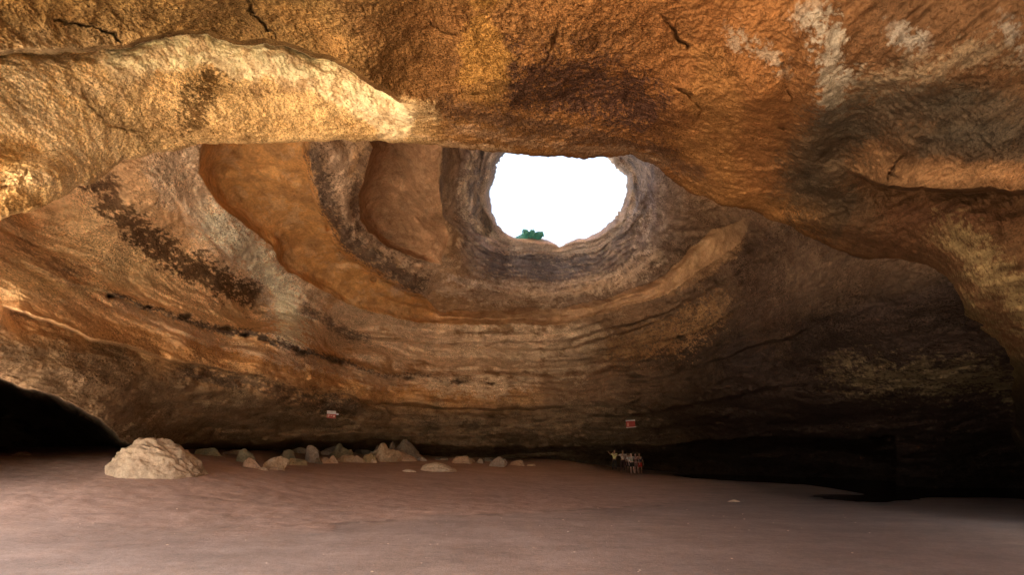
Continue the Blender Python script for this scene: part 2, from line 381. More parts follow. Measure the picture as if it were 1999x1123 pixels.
c = stroke(c, wx, wy, [(1230, 470), (1260, 420), (1270, 370)], 22, (.10, .065, .05), .7, .15)
c = stroke(c, wx, wy, [(1290, 580), (1380, 530), (1440, 460)], 20, (.22, .12, .055), .7, .2, n=nl)
c = blend(c, np.where(it, .9, 0), (.06, .05, .04))  # tunnel's darkness put into the rock colour
crust = np.clip(.55 + .8 * nl, 0, 1) * np.where(niche, .15, 1) * np.where(ia, .4, 1)
strata = np.clip(.04 + .42 * smooth(450, 800, wx) * smooth(1500, 1150, wx) + .3 * shaft, 0, 1) * np.where(niche, .25, 1) * np.where(ia, .3, 1)
c = np.clip(c, .008, .8) ** .8; lum_ = c.mean(1, keepdims=True); c = c * np.array([.94, .88, .82]) + lum_ * np.array([.14, .10, .08]); c = np.clip(c, .02, .82)
hj = inpoly(px + 2.5 * nm + 1.2 * nf, py + 3 * nl + 1.2 * nf, hole).reshape(shp)
fm = ~(hj[:-1, :-1] | hj[1:, 1:] | hj[:-1, 1:] | hj[1:, :-1])
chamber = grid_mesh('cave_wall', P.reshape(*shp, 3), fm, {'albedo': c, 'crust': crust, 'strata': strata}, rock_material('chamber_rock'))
tag(chamber, kind='structure')
CH = (ch_model,)
chamber_D = D.reshape(shp)
def wall_depth(x, y):
    j = int(np.argmin(abs(colx - x))); i = int(np.argmin(abs(rowy - y))); return float(chamber_D[i, j])

# ================================================================ VAULT (near ceiling arch over the viewer, coming down as the right-hand wall)
lipx = [-1000, -500, -200, 0, 60, 110, 150, 185, 240, 300, 350, 390, 430, 500, 600, 660, 700, 780, 850, 930, 1000, 1060, 1130, 1190, 1230, 1275, 1300, 1340, 1400, 1460, 1500, 1560, 1640, 1720, 1780, 1810, 1850, 1890, 1930, 1970, 2010, 2100, 2600]
lipy = [390, 405, 425, 430, 412, 392, 366, 356, 314, 300, 292, 283, 280, 282, 276, 274, 275, 277, 283, 293, 301, 305, 308, 308, 304, 318, 342, 372, 397, 410, 425, 453, 490, 520, 537, 546, 590, 660, 740, 840, 930, 990, 1110]
vp = [(-1000, 390, 6.3), (-1000, -40, 5.6), (-1000, 250, 6.2), (-500, 405, 6.6), (-200, 425, 7.2), (0, 430, 7.6), (150, 366, 9.5), (240, 314, 11), (390, 283, 12), (600, 276, 12.8), (780, 277, 13.2), (1000, 301, 13.6), (1190, 308, 14), (1300, 342, 14.4), (1400, 397, 14.8), (1500, 425, 15), (1640, 490, 14.8), (1780, 537, 14.4),
      (1850, 590, 14.6), (1890, 660, 16.5), (1930, 740, 19), (1970, 840, 21.3), (2010, 930, 22), (2100, 990, 19), (2600, 1110, 10),
      (0, 300, 8.0), (0, 130, 8.2), (-500, 200, 6.6), (-500, -40, 6.2), (200, 250, 10), (200, 130, 9.6), (410, 200, 10.8), (410, 90, 10.4), (600, 200, 11.6), (600, 120, 10.6), (700, 240, 12.3),
      (0, -40, 6.9), (400, -40, 7.3), (700, -40, 7.6), (1000, -40, 7.6), (1300, -40, 7.3), (1700, -40, 6.6), (2000, -40, 6.2), (2600, -40, 5.2),
      (1000, 150, 9.6), (1000, 230, 11.4), (1300, 150, 9.2), (1300, 260, 11.8), (1500, 200, 9.2), (1500, 330, 12), (1650, 350, 11.2), (1800, 200, 7.8), (1999, 200, 7.2), (1999, 330, 8.4), (1750, 300, 9.6),
      (1999, 400, 9.6), (1800, 440, 11.6), (1999, 520, 10.6), (1900, 600, 12.6), (1999, 700, 14), (1999, 840, 19.5), (2300, 600, 8.8), (2300, 300, 7.2), (2600, 600, 7.6)]
A_, E_ = ae(np.array([v[0] for v in vp], float), np.array([v[1] for v in vp], float))
v_model = tps_fit(np.stack([A_, E_], 1), 1 / np.array([v[2] for v in vp]), 2e-4)
vx = np.concatenate([np.arange(-1000, -10, 15), np.arange(-10, 2010, 2.1), np.arange(2010, 2600, 10)])  # off-frame left columns extended to keep the sun off the sand
NR = 300
vv = np.linspace(0, 1, NR)
lip = np.interp(vx, lipx, lipy)
lw = np.stack([vx / 40, vx * 0, vx * 0], 1)
lip = lip + 5 * fbm(lw, 1, 4, .6, seed=20) * smooth(1900, 1800, vx)
VX = np.tile(vx, (NR, 1)); VY = lip[None] + (-40 - lip[None]) * vv[:, None]
vs = VX.shape; px = VX.ravel(); py = VY.ravel(); a, e = ae(px, py)
D = 1 / np.maximum(tps_eval(v_model, np.stack([a, e], 1)), 1 / 22)
wob = np.stack([px / 80, py / 80, px * 0], 1)
wx = px + 8 * fbm(wob, 1, 4, seed=21); wy = py + 8 * fbm(wob, 1, 4, seed=22)
# edge of the brown ceiling sheet: it hangs in front of the pale bed
BE = [(-500, 120), (-100, 112), (0, 103), (110, 106), (150, 100), (230, 92), (300, 78), (410, 66), (470, 88), (515, 86), (590, 104), (640, 122), (690, 145), (740, 178), (780, 206)]
db, sb, tb = pdist(wx, wy, BE)
above = wy < np.interp(wx, [p[0] for p in BE], [p[1] for p in BE])
brown = above | (wx > 790)
sheet = np.where(above, smooth(860, 700, wx), 0)
D -= sheet * (1.5 * np.exp(-db / 120) * (smooth(0, 10, db) * .35 + .65))
# rim roll at the edge of the pale bed
D += np.where(~above, smooth(820, 640, wx) * .9 * np.exp(-db / 22), 0)
# right side ledge and its shelter
RL = [(1640, 330), (1700, 352), (1760, 366), (1850, 372), (1930, 370), (2100, 372), (2500, 380)]
D += ledge(wx, wy, RL, 55, 1.5, f0=.35)
RL2 = [(1600, 60), (1590, 150), (1610, 240), (1580, 300), (1600, 340)]
D += -.35 * np.exp(-(pdist(wx, wy, RL2)[0] / 40) ** 2)
RL3 = [(1590, 330), (1640, 250), (1740, 215), (1860, 215), (2000, 180), (2300, 160)]
D += .25 * np.exp(-(pdist(wx, wy, RL3)[0] / 60) ** 2)
# hanging bulges
for bx_, by_, rx, ry, s in [(1160, 190, 110, 40, .5), (820, 215, 40, 22, -.4), (1330, 200, 60, 40, -.35), (640, 330, 80, 40, -.3), (100, 340, 70, 60, -.5), (420, 150, 40, 40, .5),
                            (250, 170, 60, 50, -.25), (1560, 440, 120, 26, -.5), (60, 290, 60, 30, .4), (1470, 180, 70, 70, -.3), (1750, 560, 90, 60, .4), (1900, 450, 60, 50, -.4)]:
    D += s * np.exp(-(((wx - bx_) / rx) ** 2 + ((wy - by_) / ry) ** 2))
# cracks
cracks = [([(110, 38), (170, 48), (225, 62), (236, 90)], 3.5, .5), ([(487, 0), (500, 32), (535, 75)], 4, .5), ([(830, 35), (868, 60), (900, 60)], 3, .4),
          ([(1285, 25), (1310, 55), (1330, 80), (1342, 95)], 4.5, .6), ([(1310, 170), (1345, 185), (1378, 215), (1365, 240)], 4, .5),
          ([(1735, 345), (1745, 325), (1768, 303)], 4, .5), ([(1740, 330), (1760, 345)], 3, .4), ([(165, 165), (180, 200), (215, 240), (290, 262)], 5, .35),
          ([(920, 178), (950, 188)], 3, .5), ([(985, 213), (1002, 232)], 3, .4), ([(1523, 240), (1531, 246)], 5, .6), ([(1090, 50), (1075, 90), (1060, 120)], 4, .3),
          ([(1530, 120), (1540, 200)], 4, .25), ([(0, 435), (60, 415), (110, 398)], 8, -.3), ([(60, 330), (40, 360), (0, 372)], 6, .3)]
cw = np.stack([px / 14, py / 14, px * 0], 1); kx = wx + 5 * fbm(cw, 1, 3, seed=37); ky = wy + 5 * fbm(cw, 1, 3, seed=38); kn = .5 + .5 * np.clip(1 + 1.5 * fbm(cw, .4, 2, seed=39), 0, 1.5)
for pts, w, am in cracks: D += ledge(kx, ky, pts, w * .55 * kn, am * .34 * kn, both=True)
P0 = np.stack([a * D, D, e * D], 1)
n1 = fbm(P0, .25, 4, seed=23); n2 = ridged(P0, .7, 5, .5, seed=24); n3 = fbm(P0, 3.6, 5, .75, seed=25)
rb = smooth(1250, 1500, px)
dstr = fbm(np.stack([P0[:, 0] * .8 + P0[:, 2] * .9, P0[:, 1] * .8, (P0[:, 2] - .35 * P0[:, 0]) * 5], 1), .5, 4, .6, seed=26)
D = D + .38 * n1 + (1 - .6 * rb) * .05 * (n2 - .6) + (.065 - .025 * rb) * n3 + rb * .09 * dstr
# round the lip: last few pixels turn away
dl = np.maximum(lip[None] - VY, 0).ravel()
D += .22 * np.exp(-dl / 4) * smooth(1880, 1800, px)
P = np.stack([a * D, D, e * D + EYE], 1)
nl = fbm(P, .7, 5, .6, seed=28); nm = fbm(P, 2.6, 5, .65, seed=29); nf = fbm(P, 11, 3, .65, seed=30)
c = np.tile(np.array((.20, .115, .038)), (len(px), 1)).astype(float)
c = blend(c, smooth(.0, .6, nl) * .5, (.28, .145, .042)); c = blend(c, smooth(.0, -.6, nl) * .5, (.10, .05, .018))
c = blend(c, smooth(560, 900, wx) * .8, (.21, .092, .028)); c = blend(c, smooth(900, 1300, wx) * .8, (.185, .074, .022))
c = blend(c, smooth(1450, 1750, wx) * .8, (.085, .047, .024))  # browner rock here, darkened further in place of shade
# pale bed; part of its sunlit look is put into the colour
pale = np.where(~above, smooth(850, 740, wx + .5 * (200 - wy)), 0)
c = blend(c, pale * .97, (.74, .50, .22))
top = np.where(~above, np.exp(-(db / 62) ** 2), 0) * smooth(120, 300, wx) * pale
c = blend(c, smooth(.22, .42, top + .16 * nm), (.88, .72, .44))
c = blend(c, pale * smooth(.1, .5, nm + .4 * nl) * .55, (.36, .20, .07))
c = soft_paint(c, wx, wy, [(60, 180, 180, 90, .8), (100, 300, 170, 90, .7)], (.78, .60, .36), 1, nm, 1)
c = soft_paint(c, wx, wy, [(20, 300, 50, 36, .8), (40, 400, 80, 24, .7), (600, 250, 260, 24, .4)], (.50, .28, .08), 1, nl, .5)
c = stroke(c, wx, wy, [(425, 135), (400, 175), (370, 215), (395, 255)], 34, (.13, .07, .022), .9, .12, n=nm * .7 + nf)
c = stroke(c, wx, wy, [(120, 125), (180, 200), (240, 245), (300, 265)], 20, (.28, .16, .06), .6, .25)
c = stroke(c, wx, wy, [(430, 180), (520, 175), (620, 160), (700, 200)], 16, (.36, .2, .08), .5, .3)
# rusty dark crust above the skylight and along the lip
c = stroke(c, wx, wy, [(960, 150), (1060, 165), (1150, 170), (1230, 200), (1270, 240)], 66, (.04, .02, .013), .8, .04, n=nm * .8 + nf * .9)
c = stroke(c, wx, wy, [(860, 200), (960, 230), (1080, 250), (1180, 270), (1290, 300), (1400, 380)], 24, (.09, .048, .028), .7, .1)
c = stroke(c, wx, wy, [(880, 250), (1000, 270), (1120, 285), (1200, 292), (1290, 318)], 14, (.27, .16, .09), .7, .15)
c = stroke(c, wx, wy, [(790, 205), (830, 215), (850, 225)], 16, (.55, .38, .18), .8, .1)
# top band streaks
c = stroke(c, wx, wy, [(930, 0), (940, 90), (950, 160)], 44, (.34, .17, .035), .7, .1, n=nl)
c = stroke(c, wx, wy, [(1000, 0), (1040, 60), (1120, 90), (1240, 80)], 40, (.10, .045, .015), .6, .2)
c = stroke(c, wx, wy, [(1340, 100), (1400, 200), (1380, 320), (1440, 390), (1600, 450)], 60, (.24, .11, .032), .7, .1, n=nl)
# pale salt flare on the upper right
c = stroke(c, wx, wy, [(1590, 20), (1620, 90), (1640, 160), (1620, 215)], 38, (.30, .26, .20), .85, .12)
c = stroke(c, wx, wy, [(1420, 70), (1500, 100), (1530, 140)], 24, (.26, .2, .14), .7, .3)
c = stroke(c, wx, wy, [(1740, 60), (1800, 90)], 28, (.26, .23, .19), .75, .25)
c = stroke(c, wx, wy, [(1640, 200), (1720, 170), (1860, 120), (1999, 90)], 46, (.19, .14, .085), .6, .25)
c = stroke(c, wx, wy, [(1960, 40), (1999, 100)], 30, (.2, .18, .15), .6, .25)
c = soft_paint(c, wx, wy, [(1590, 320, 70, 60, .85), (1640, 250, 60, 40, .7), (1850, 195, 170, 36, .8), (1900, 265, 180, 36, 1.0), (1650, 400, 60, 50, .5), (1560, 370, 60, 40, .4)], (.045, .034, .022), 1, nl, .5)
c = soft_paint(c, wx, wy, [(1870, 342, 190, 24, 1.0), (1710, 305, 40, 24, .7)], (.24, .125, .055), 1, nl, .3)
c = soft_paint(c, wx, wy, [(1850, 420, 160, 36, .9), (1760, 470, 120, 40, .6)], (.085, .036, .016), 1, nl, .3)  # recess under the ledge: its shade painted in
c = stroke(c, wx, wy, [(1850, 450), (1920, 510), (1980, 570), (2040, 640)], 46, (.27, .19, .085), .7, .15)
c = stroke(c, wx, wy, [(1860, 600), (1920, 680), (1999, 740)], 50, (.17, .12, .05), .8, .2)
c = blend(c, smooth(650, 800, wy + 30 * nl) * .9, (.035, .028, .018))  # lower right wall darkened in colour to stand for shade
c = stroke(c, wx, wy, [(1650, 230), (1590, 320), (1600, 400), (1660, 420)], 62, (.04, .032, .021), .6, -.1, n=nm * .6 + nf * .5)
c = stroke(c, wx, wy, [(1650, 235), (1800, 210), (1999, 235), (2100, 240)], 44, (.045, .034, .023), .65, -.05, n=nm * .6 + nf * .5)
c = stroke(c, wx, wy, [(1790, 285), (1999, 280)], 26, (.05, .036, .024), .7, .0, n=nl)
c = stroke(c, wx, wy, [(800, 262), (900, 282), (1000, 296)], 8, (.55, .36, .2), .6, .2)  # cream highlight painted along the lip edge
crust = np.clip(np.where(pale > .3, .9, .85) * smooth(1500, 1150, wx) + .25 + .4 * nl, 0, 1)
crust = crust * (1 - .8 * smooth(.2, .4, top)) * np.where(pale > .5, .85, 1)
strata = rb * .45
c = np.clip(np.clip(c, .02, .82) ** .96 * np.array([1.0, .99, 1.0]), .02, .82); c = c * .93 + c.mean(1, keepdims=True) * np.array([.075, .068, .055])

G = P.reshape(*vs, 3); C3 = c.reshape(*vs, 3); K = crust.reshape(vs); S = strata.reshape(vs)
# thickness behind the lip: the rock turns back and rises to the chamber roof
cur = []
L0 = G[0].copy(); L0[:, 2] -= EYE
for j in range(26, 0, -1):
    k = 1 + .014 * j + .0012 * j * j
    q = L0 * k; q[:, 2] += .05 * j * np.clip(L0[:, 2], 0, 4) / 4 * smooth(1900, 1700, vx) + .004 * j * j
    q += .12 * np.stack([fbm(q, .9, 3, seed=31), fbm(q, .9, 3, seed=32) * 0 + .02, fbm(q, .9, 3, seed=33) * .3], 1) * min(1, j / 8)
    q[:, 2] += EYE; cur.append(q)
cur = np.array(cur)
# roof behind the viewer: unseen, its back edge shaped to place the sunlit patch
back = []
T0 = G[-1]
reach = np.interp(T0[:, 0], [-14, -8, -5, -2, 2, 6, 16], [5, 5.8, 7.6, 12, 17, 22, 25]) + 1.2 * fbm(T0, .5, 3, seed=36)
for u in np.linspace(0, 1, 61)[1:] ** 1.4:
    s = u * reach
    q = T0.copy(); q[:, 1] -= s
    wide = 1 + .01 * s; q[:, 0] *= wide
    q[:, 2] += .9 * fbm(q, .22, 4, seed=34) - .02 * s
    w = np.clip(s / 4, 0, 1); q[:, 2] = T0[:, 2] * (1 - w) + q[:, 2] * w
    back.append(q)
back = np.array(back)
def ext(A, n0, n1): return np.concatenate([np.repeat(A[:1], n0, 0), A, np.repeat(A[-1:], n1, 0)], 0)
GG = np.concatenate([cur, G, back], 0)
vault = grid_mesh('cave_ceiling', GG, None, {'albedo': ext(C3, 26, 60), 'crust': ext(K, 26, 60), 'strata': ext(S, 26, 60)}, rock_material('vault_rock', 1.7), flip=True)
tag(vault, kind='structure')

# unseen rear wall, added to limit the light, round the viewer's back and right; the side towards the sea is left open
th = np.linspace(0, 1, 160); hh = np.linspace(-2.6, 9.5, 60)
pth = np.array([(12.5, 9), (15, 4), (15.5, -3), (14, -10), (9, -15), (3, -18), (-4, -20)], float)
tt = np.linspace(0, 1, len(pth)); wxp = np.interp(th, tt, pth[:, 0]); wyp = np.interp(th, tt, pth[:, 1])
W = np.zeros((60, 160, 3)); W[..., 0] = wxp; W[..., 1] = wyp; W[..., 2] = hh[:, None] + EYE - .6
f_ = W.reshape(-1, 3); nn = fbm(f_ * [1, 1, 1.6], .25, 5, .55, seed=40).reshape(60, 160)
W[..., 0] += nn * 1.5; W[..., 1] += nn * 1.2
sh3 = (60, 160)
rear = grid_mesh('unseen_rear_wall', W, None, {'albedo': np.tile(np.array((.36, .22, .11)), (60 * 160, 1)), 'crust': np.full(60 * 160, .5), 'strata': np.full(60 * 160, .4)}, rock_material('rear_rock'))
tag(rear, kind='structure')

# ================================================================ SAND, OUTER GROUND, WATER
gp = []
def gpt(px_, py_, D_):
    a_, e_ = ae(px_, py_); gp.append((a_ * D_, D_, e_ * D_ + EYE))
for q in [(0, 1000, 10.9), (1000, 1000, 12.2), (1999, 1000, 13.4), (0, 930, 14.6), (300, 930, 15.0), (130, 905, 16.5), (300, 900, 17.5), (0, 889, 19), (230, 886, 21), (420, 890, 24), (500, 912, 22), (560, 905, 26),
          (700, 903, 30), (800, 925, 25), (860, 900, 33.5), (1000, 905, 36), (1120, 902, 38), (1223, 925, 37), (1300, 929, 36), (1450, 936, 30), (1540, 945, 26), (1100, 960, 22), (600, 960, 16), (1400, 985, 17), (1580, 950, 23.4), (1560, 947, 28.4), (1620, 966, 22), (1800, 973, 20.3), (1999, 976, 19.7), (1800, 1000, 13.9), (1999, 990, 15.2), (1350, 947, 26), (1500, 955, 24), (1400, 962, 22)]: gpt(*q)
gp += [(-8, 5, 0), (0, 5, 0), (8, 5, 0), (0, -10, .0), (-14, 6, .25), (-14, -10, 0), (14, 0, 0.0), (20, 24, -.7), (24, 20, -.9), (16, 30, -.6), (10, 42, .2), (0, 46, .9), (-20, 30, 1.9), (-20, 15, 1.4), (24, 8, -.6), (20, -15, -.2), (21, 27, -.9), (26, 23, -.9), (19, 32, -.9), (28, 22, -.8)]
gpn = np.array(gp); g_model = tps_fit(gpn[:, :2] / 20, gpn[:, 2], 2e-3)
def sand_base(x, y): return tps_eval(g_model, np.stack([x, y], 1) / 20)
gx = np.concatenate([np.array([-900, -400, -180, -90, -55]), np.linspace(-40, 30, 620), np.array([45, 80, 180, 400, 900])])
t_ = np.linspace(0, 1, 620)
gy = np.concatenate([np.array([-900, -400, -180, -90, -50, -35]), np.linspace(-28, 3, 40), 4.5 + 40 * t_ ** 1.7, np.array([60, 120, 300, 900])])
GX, GY = np.meshgrid(gx, gy); gs = GX.shape
x = GX.ravel(); y = GY.ravel()
r = np.hypot(x, y - 12); far = smooth(30, 48, r)
z = sand_base(np.clip(x, -24, 26), np.clip(y, -20, 46)) * (1 - far) + far * (-.25)
Q = np.stack([x, y, x * 0], 1)
# rolling surface, footprints on the trodden band
def proj(x, y, z): return CX + F * x / np.maximum(y, .1), HY - F * (z - EYE) / np.maximum(y, .1)
sx, sy = proj(x, y, z)
bandy = np.interp(sx, [0, 400, 700, 1000, 1300, 1500], [1010, 1030, 1018, 1002, 985, 978])
bsoft = 1 + 9 * smooth(650, 250, sx)
trod = smooth(6, -8, (sy - bandy - 14 * (bsoft > 1)) / bsoft - 4 * fbm(Q, .8, 3, seed=50)) * smooth(1500, 1250, sx) * (1 - far)
z += (1 - far) * (.05 * fbm(Q, .22, 3, seed=51) + .012 * fbm(Q, 1.4, 4, seed=52))
fp = ridged(Q, 1.15, 3, .6, seed=53)
z += trod * (1 - far) * (.022 * fbm(Q, 2.2, 4, .65, seed=54) - .006 * smooth(.8, 1.3, fp)) * smooth(42, 15, y)
z += .03 * trod - .02
wet_dark = smooth(.12, -.12, z) * smooth(12, 17, x) + smooth(1000, 1750, sx) * .75 * (1 - far) * (y > 2)  # damp sand at the pool, plus a darkening towards the right
sc_ = np.tile(np.array((.37, .29, .255)), (len(x), 1)).astype(float)
sc_ = blend(sc_, trod * .85, (.46, .32, .26))
sc_ = blend(sc_, np.clip(fbm(Q, .35, 4, seed=55), 0, 1) * .35, (.32, .23, .175))
sc_ = blend(sc_, np.clip(wet_dark, 0, 1) * .8, (.09, .072, .066))
line = np.exp(-((sy - bandy) / 2.5) ** 2) * smooth(350, 450, sx) * smooth(1400, 1200, sx) * smooth(.0, .5, fbm(Q, 2, 3, seed=56))
sc_ = blend(sc_, np.clip(line, 0, 1) * .45, (.09, .055, .04))
bounce_sand = np.maximum(far, smooth(5.6, 4.2, y + .4 * fbm(Q, .5, 3, seed=58))); sc_ = blend(sc_, bounce_sand * .95, (.66, .56, .43))  # unseen sand kept pale to bounce more sunlight into the cave
b = NB('beach_sand')
base = b.attr('albedo'); wt = b.attr('wet_dark', True); tr = b.attr('trod', True)
m1 = b.noise(.5, 5, .6, vec=b.mapping((1, 2.2, 1))); m2 = b.noise(4, 6, .7, vec=b.mapping((1, 1.6, 1))); m3 = b.noise(60, 3, .6)
cc = b.mix(1.0, base, b.ramp(m1, [(.3, .82), (.7, 1.14)]), 'MULTIPLY')
cc = b.mix(1.0, cc, b.ramp(m2, [(.3, .84), (.7, 1.12)]), 'MULTIPLY')
cc = b.mix(1.0, cc, b.ramp(m3, [(.3, .78), (.7, 1.2)]), 'MULTIPLY'); cc = b.mix(1.0, cc, b.ramp(b.noise(18, 5, .75), [(.3, .86), (.7, 1.12)]), 'MULTIPLY')
speck = b.ramp(b.voro(3.3), [(.035, 1.0), (.06, 0.0)])
cc = b.mix(b.math('MULTIPLY', speck, .5), cc, (.16, .10, .07))
hgt = b.math('ADD', b.math('MULTIPLY', m2, .6), b.math('MULTIPLY', b.noise(14, 4, .65), .35))
hgt = b.math('ADD', b.math('MULTIPLY', b.noise(30, 4, .7), .22), hgt); hgt = b.math('ADD', b.math('MULTIPLY', hgt, b.math('ADD', b.math('MULTIPLY', tr, .5), .4)), b.math('MULTIPLY', m3, .08))
sand_m = b.out(cc, b.math('SUBTRACT', .93, b.math('MULTIPLY', wt, .32)), b.bump(hgt, .7, .06), .25)
ground = grid_mesh('sand', np.stack([x, y, z], 1).reshape(*gs, 3), None, {'albedo': np.clip(sc_, .02, .8), 'wet_dark': np.clip(wet_dark, 0, 1), 'trod': trod}, sand_m)
tag(ground, kind='structure')
sand_z = z.reshape(gs)
def sand_at(x_, y_):
    i = np.clip(np.searchsorted(gy, y_) - 1, 0, len(gy) - 2); j = np.clip(np.searchsorted(gx, x_) - 1, 0, len(gx) - 2)
    fy = (y_ - gy[i]) / (gy[i + 1] - gy[i]); fx = (x_ - gx[j]) / (gx[j + 1] - gx[j])
    return float((sand_z[i, j] * (1 - fx) + sand_z[i, j + 1] * fx) * (1 - fy) + (sand_z[i + 1, j] * (1 - fx) + sand_z[i + 1, j + 1] * fx) * fy)

b = NB('pool_water')
b.b.inputs['Transmission Weight'].default_value = .0
wm = b.out((.012, .014, .016), .12, b.bump(b.noise(2.2, 4, .6, vec=b.mapping((1, 2.5, 1))), .35, .05), .5)
wx_ = np.linspace(12, 34, 40); wy_ = np.linspace(6, 40, 50); WX, WY = np.meshgrid(wx_, wy_)
water = grid_mesh('water', np.stack([WX, WY, WX * 0 - .42], 2), None, None, wm); tag(water, kind='structure')

# ================================================================ ROCKS
def stone_material(name, base, alt, dark=(.18, .13, .09), s=1.0):
    b = NB(name)
    n = b.noise(1.3 * s, 6, .65, dist=.3); f = b.noise(8 * s, 5, .7)
    c = b.mix(b.ramp(n, [(.35, 0.0), (.65, 1.0)]), base, alt)
    c = b.mix(1.0, c, b.ramp(f, [(.28, .62), (.7, 1.22)]), 'MULTIPLY')
    c = b.mix(b.math('MULTIPLY', b.ramp(b.voro(2.4 * s, 'DISTANCE_TO_EDGE'), [(.0, 1.0), (.035, 0.0)]), .25), c, dark)
    h = b.math('ADD', b.math('MULTIPLY', n, .6), b.math('MULTIPLY', f, .3))
    return b.out(c, .93, b.bump(h, .9, .12 / s), .15)
MS = {'tan': stone_material('stone_tan', (.54, .44, .32), (.42, .32, .23)), 'yellow': stone_material('stone_yellow', (.46, .38, .23), (.38, .31, .20)),
      'grey': stone_material('stone_grey', (.44, .39, .35), (.33, .29, .26)), 'dark': stone_material('stone_dark', (.33, .29, .24), (.24, .21, .18)),
      'pink': stone_material('stone_pink', (.62, .47, .35), (.46, .34, .26)), 'pale': stone_material('stone_pale', (.66, .56, .44), (.56, .44, .33)),
      'white': stone_material('stone_white', (.85, .82, .76), (.8, .76, .7)), 'green': stone_material('stone_green', (.32, .31, .23), (.25, .24, .17))}
import bmesh
def rock_mesh(w, d, h, seed, planes=9, sub=4, prof=None, rough=1.0):
    """angular boulder: sphere cut by random planes, then roughened. prof: half-outline (x/w, z/h) to follow"""
    bm = bmesh.new(); bmesh.ops.create_icosphere(bm, subdivisions=sub, radius=1)
    V = np.array([v.co for v in bm.verts]); rs = np.random.RandomState(seed)
    R_ = np.ones(len(V)) * 1.25
    for k in range(planes):
        nrm = rs.normal(size=3); nrm[2] = abs(nrm[2]) * .7 if k % 3 else nrm[2]; nrm /= np.linalg.norm(nrm)
        dd = rs.uniform(.42, .85); dot = V @ nrm
        R_ = np.where(dot > .05, np.minimum(R_, dd / np.maximum(dot, .05)), R_)
    X = V * R_[:, None]
    X = X + V * (rough * (.05 * fbm(V, 1.6, 3, seed=seed) + .035 * ridged(V, 3.2, 4, .55, seed=seed + 1) + .03 * fbm(V, 9, 3, seed=seed + 2)))[:, None]
    X /= np.abs(X).max(0)
    if prof is not None:
        pr = np.array(prof); topz = np.interp(V[:, 0], pr[:, 0], pr[:, 1]) * .96
        cap = np.sqrt(np.clip(1 - X[:, 0] ** 2, .02, 1))
        up = V[:, 2] > -.05
        X[up, 2] = topz[up] * np.clip(V[up, 2] / np.sqrt(np.clip(1 - V[up, 0] ** 2, .02, 1)), 0, 1) ** .75; X[up, 0] = V[up, 0]; X[up, 1] = V[up, 1]; X[~up] = V[~up]; X = X + (V + [0, 0, .3]) * (.05 * (ridged(V * [1, 1, 1.5], 1.6, 6, .6, seed=seed) - .4) + .035 * np.tanh(4 * fbm(V, 2.4, 4, .6, seed=seed + 4)))[:, None] 
    X *= np.array([w / 2, d / 2, h]); X[:, 2] = np.where(X[:, 2] < 0, X[:, 2] * .35, X[:, 2])
    for v, q in zip(bm.verts, X): v.co = q
    me = bpy.data.meshes.new('rock'); bm.to_mesh(me); bm.free()
    me.polygons.foreach_set('use_smooth', np.full(len(me.polygons), sub == 6))
    return me
def rock(px0, px1, ytop, ybase, kind, label, group='rubble fallen along the foot of the cave wall', D_=None, seed=0, name='rock', cat='rock', sub=4, prof=None, depth=.8, planes=9, z0=None, rotz=0.0, sink=.04):
    """stands with its foot at picture height ybase, as wide as px0..px1; distance found from the sand itself"""
    pc = (px0 + px1) / 2
    if D_ is None:
        best = None
        for Dt in np.arange(9, 39, .1):
            zz = sand_at((pc - CX) / F * Dt, Dt); yy = HY - F * (zz - EYE) / Dt
            if yy <= ybase: best = Dt; break
        D_ = best or 34
    w = (px1 - px0) / F * D_ * (1.0 if sub == 6 else 1.4); h = (ybase - ytop) / F * D_ * (1.0 if sub == 6 else 1.15)
    me = rock_mesh(w, w * depth, h, seed, planes, sub, prof)
    o = bpy.data.objects.new(name, me); col.objects.link(o); me.name = name
    Dc = D_ + w * depth * .3; x_ = (pc - CX) / F * Dc; base = sand_at(x_, D_ ) if z0 is None else z0
    o.location = (x_, Dc, base - sink * h)
    o.rotation_euler[2] = rotz
    me.materials.append(MS[kind])
    tag(o, label, cat, group)
    return o, D_
rock(226, 391, 852, 931, 'tan', 'huge rounded tan boulder standing alone on the sand at the left', group='boulders on the cave beach', seed=5, name='boulder', cat='boulder', sub=6, depth=.75, planes=14,
     prof=[(-1, .0), (-.96, .16), (-.88, .42), (-.7, .68), (-.5, .84), (-.3, .96), (-.12, 1.0), (.1, .95), (.3, .85), (.55, .68), (.75, .47), (.92, .2), (1, .0)], sink=.10)
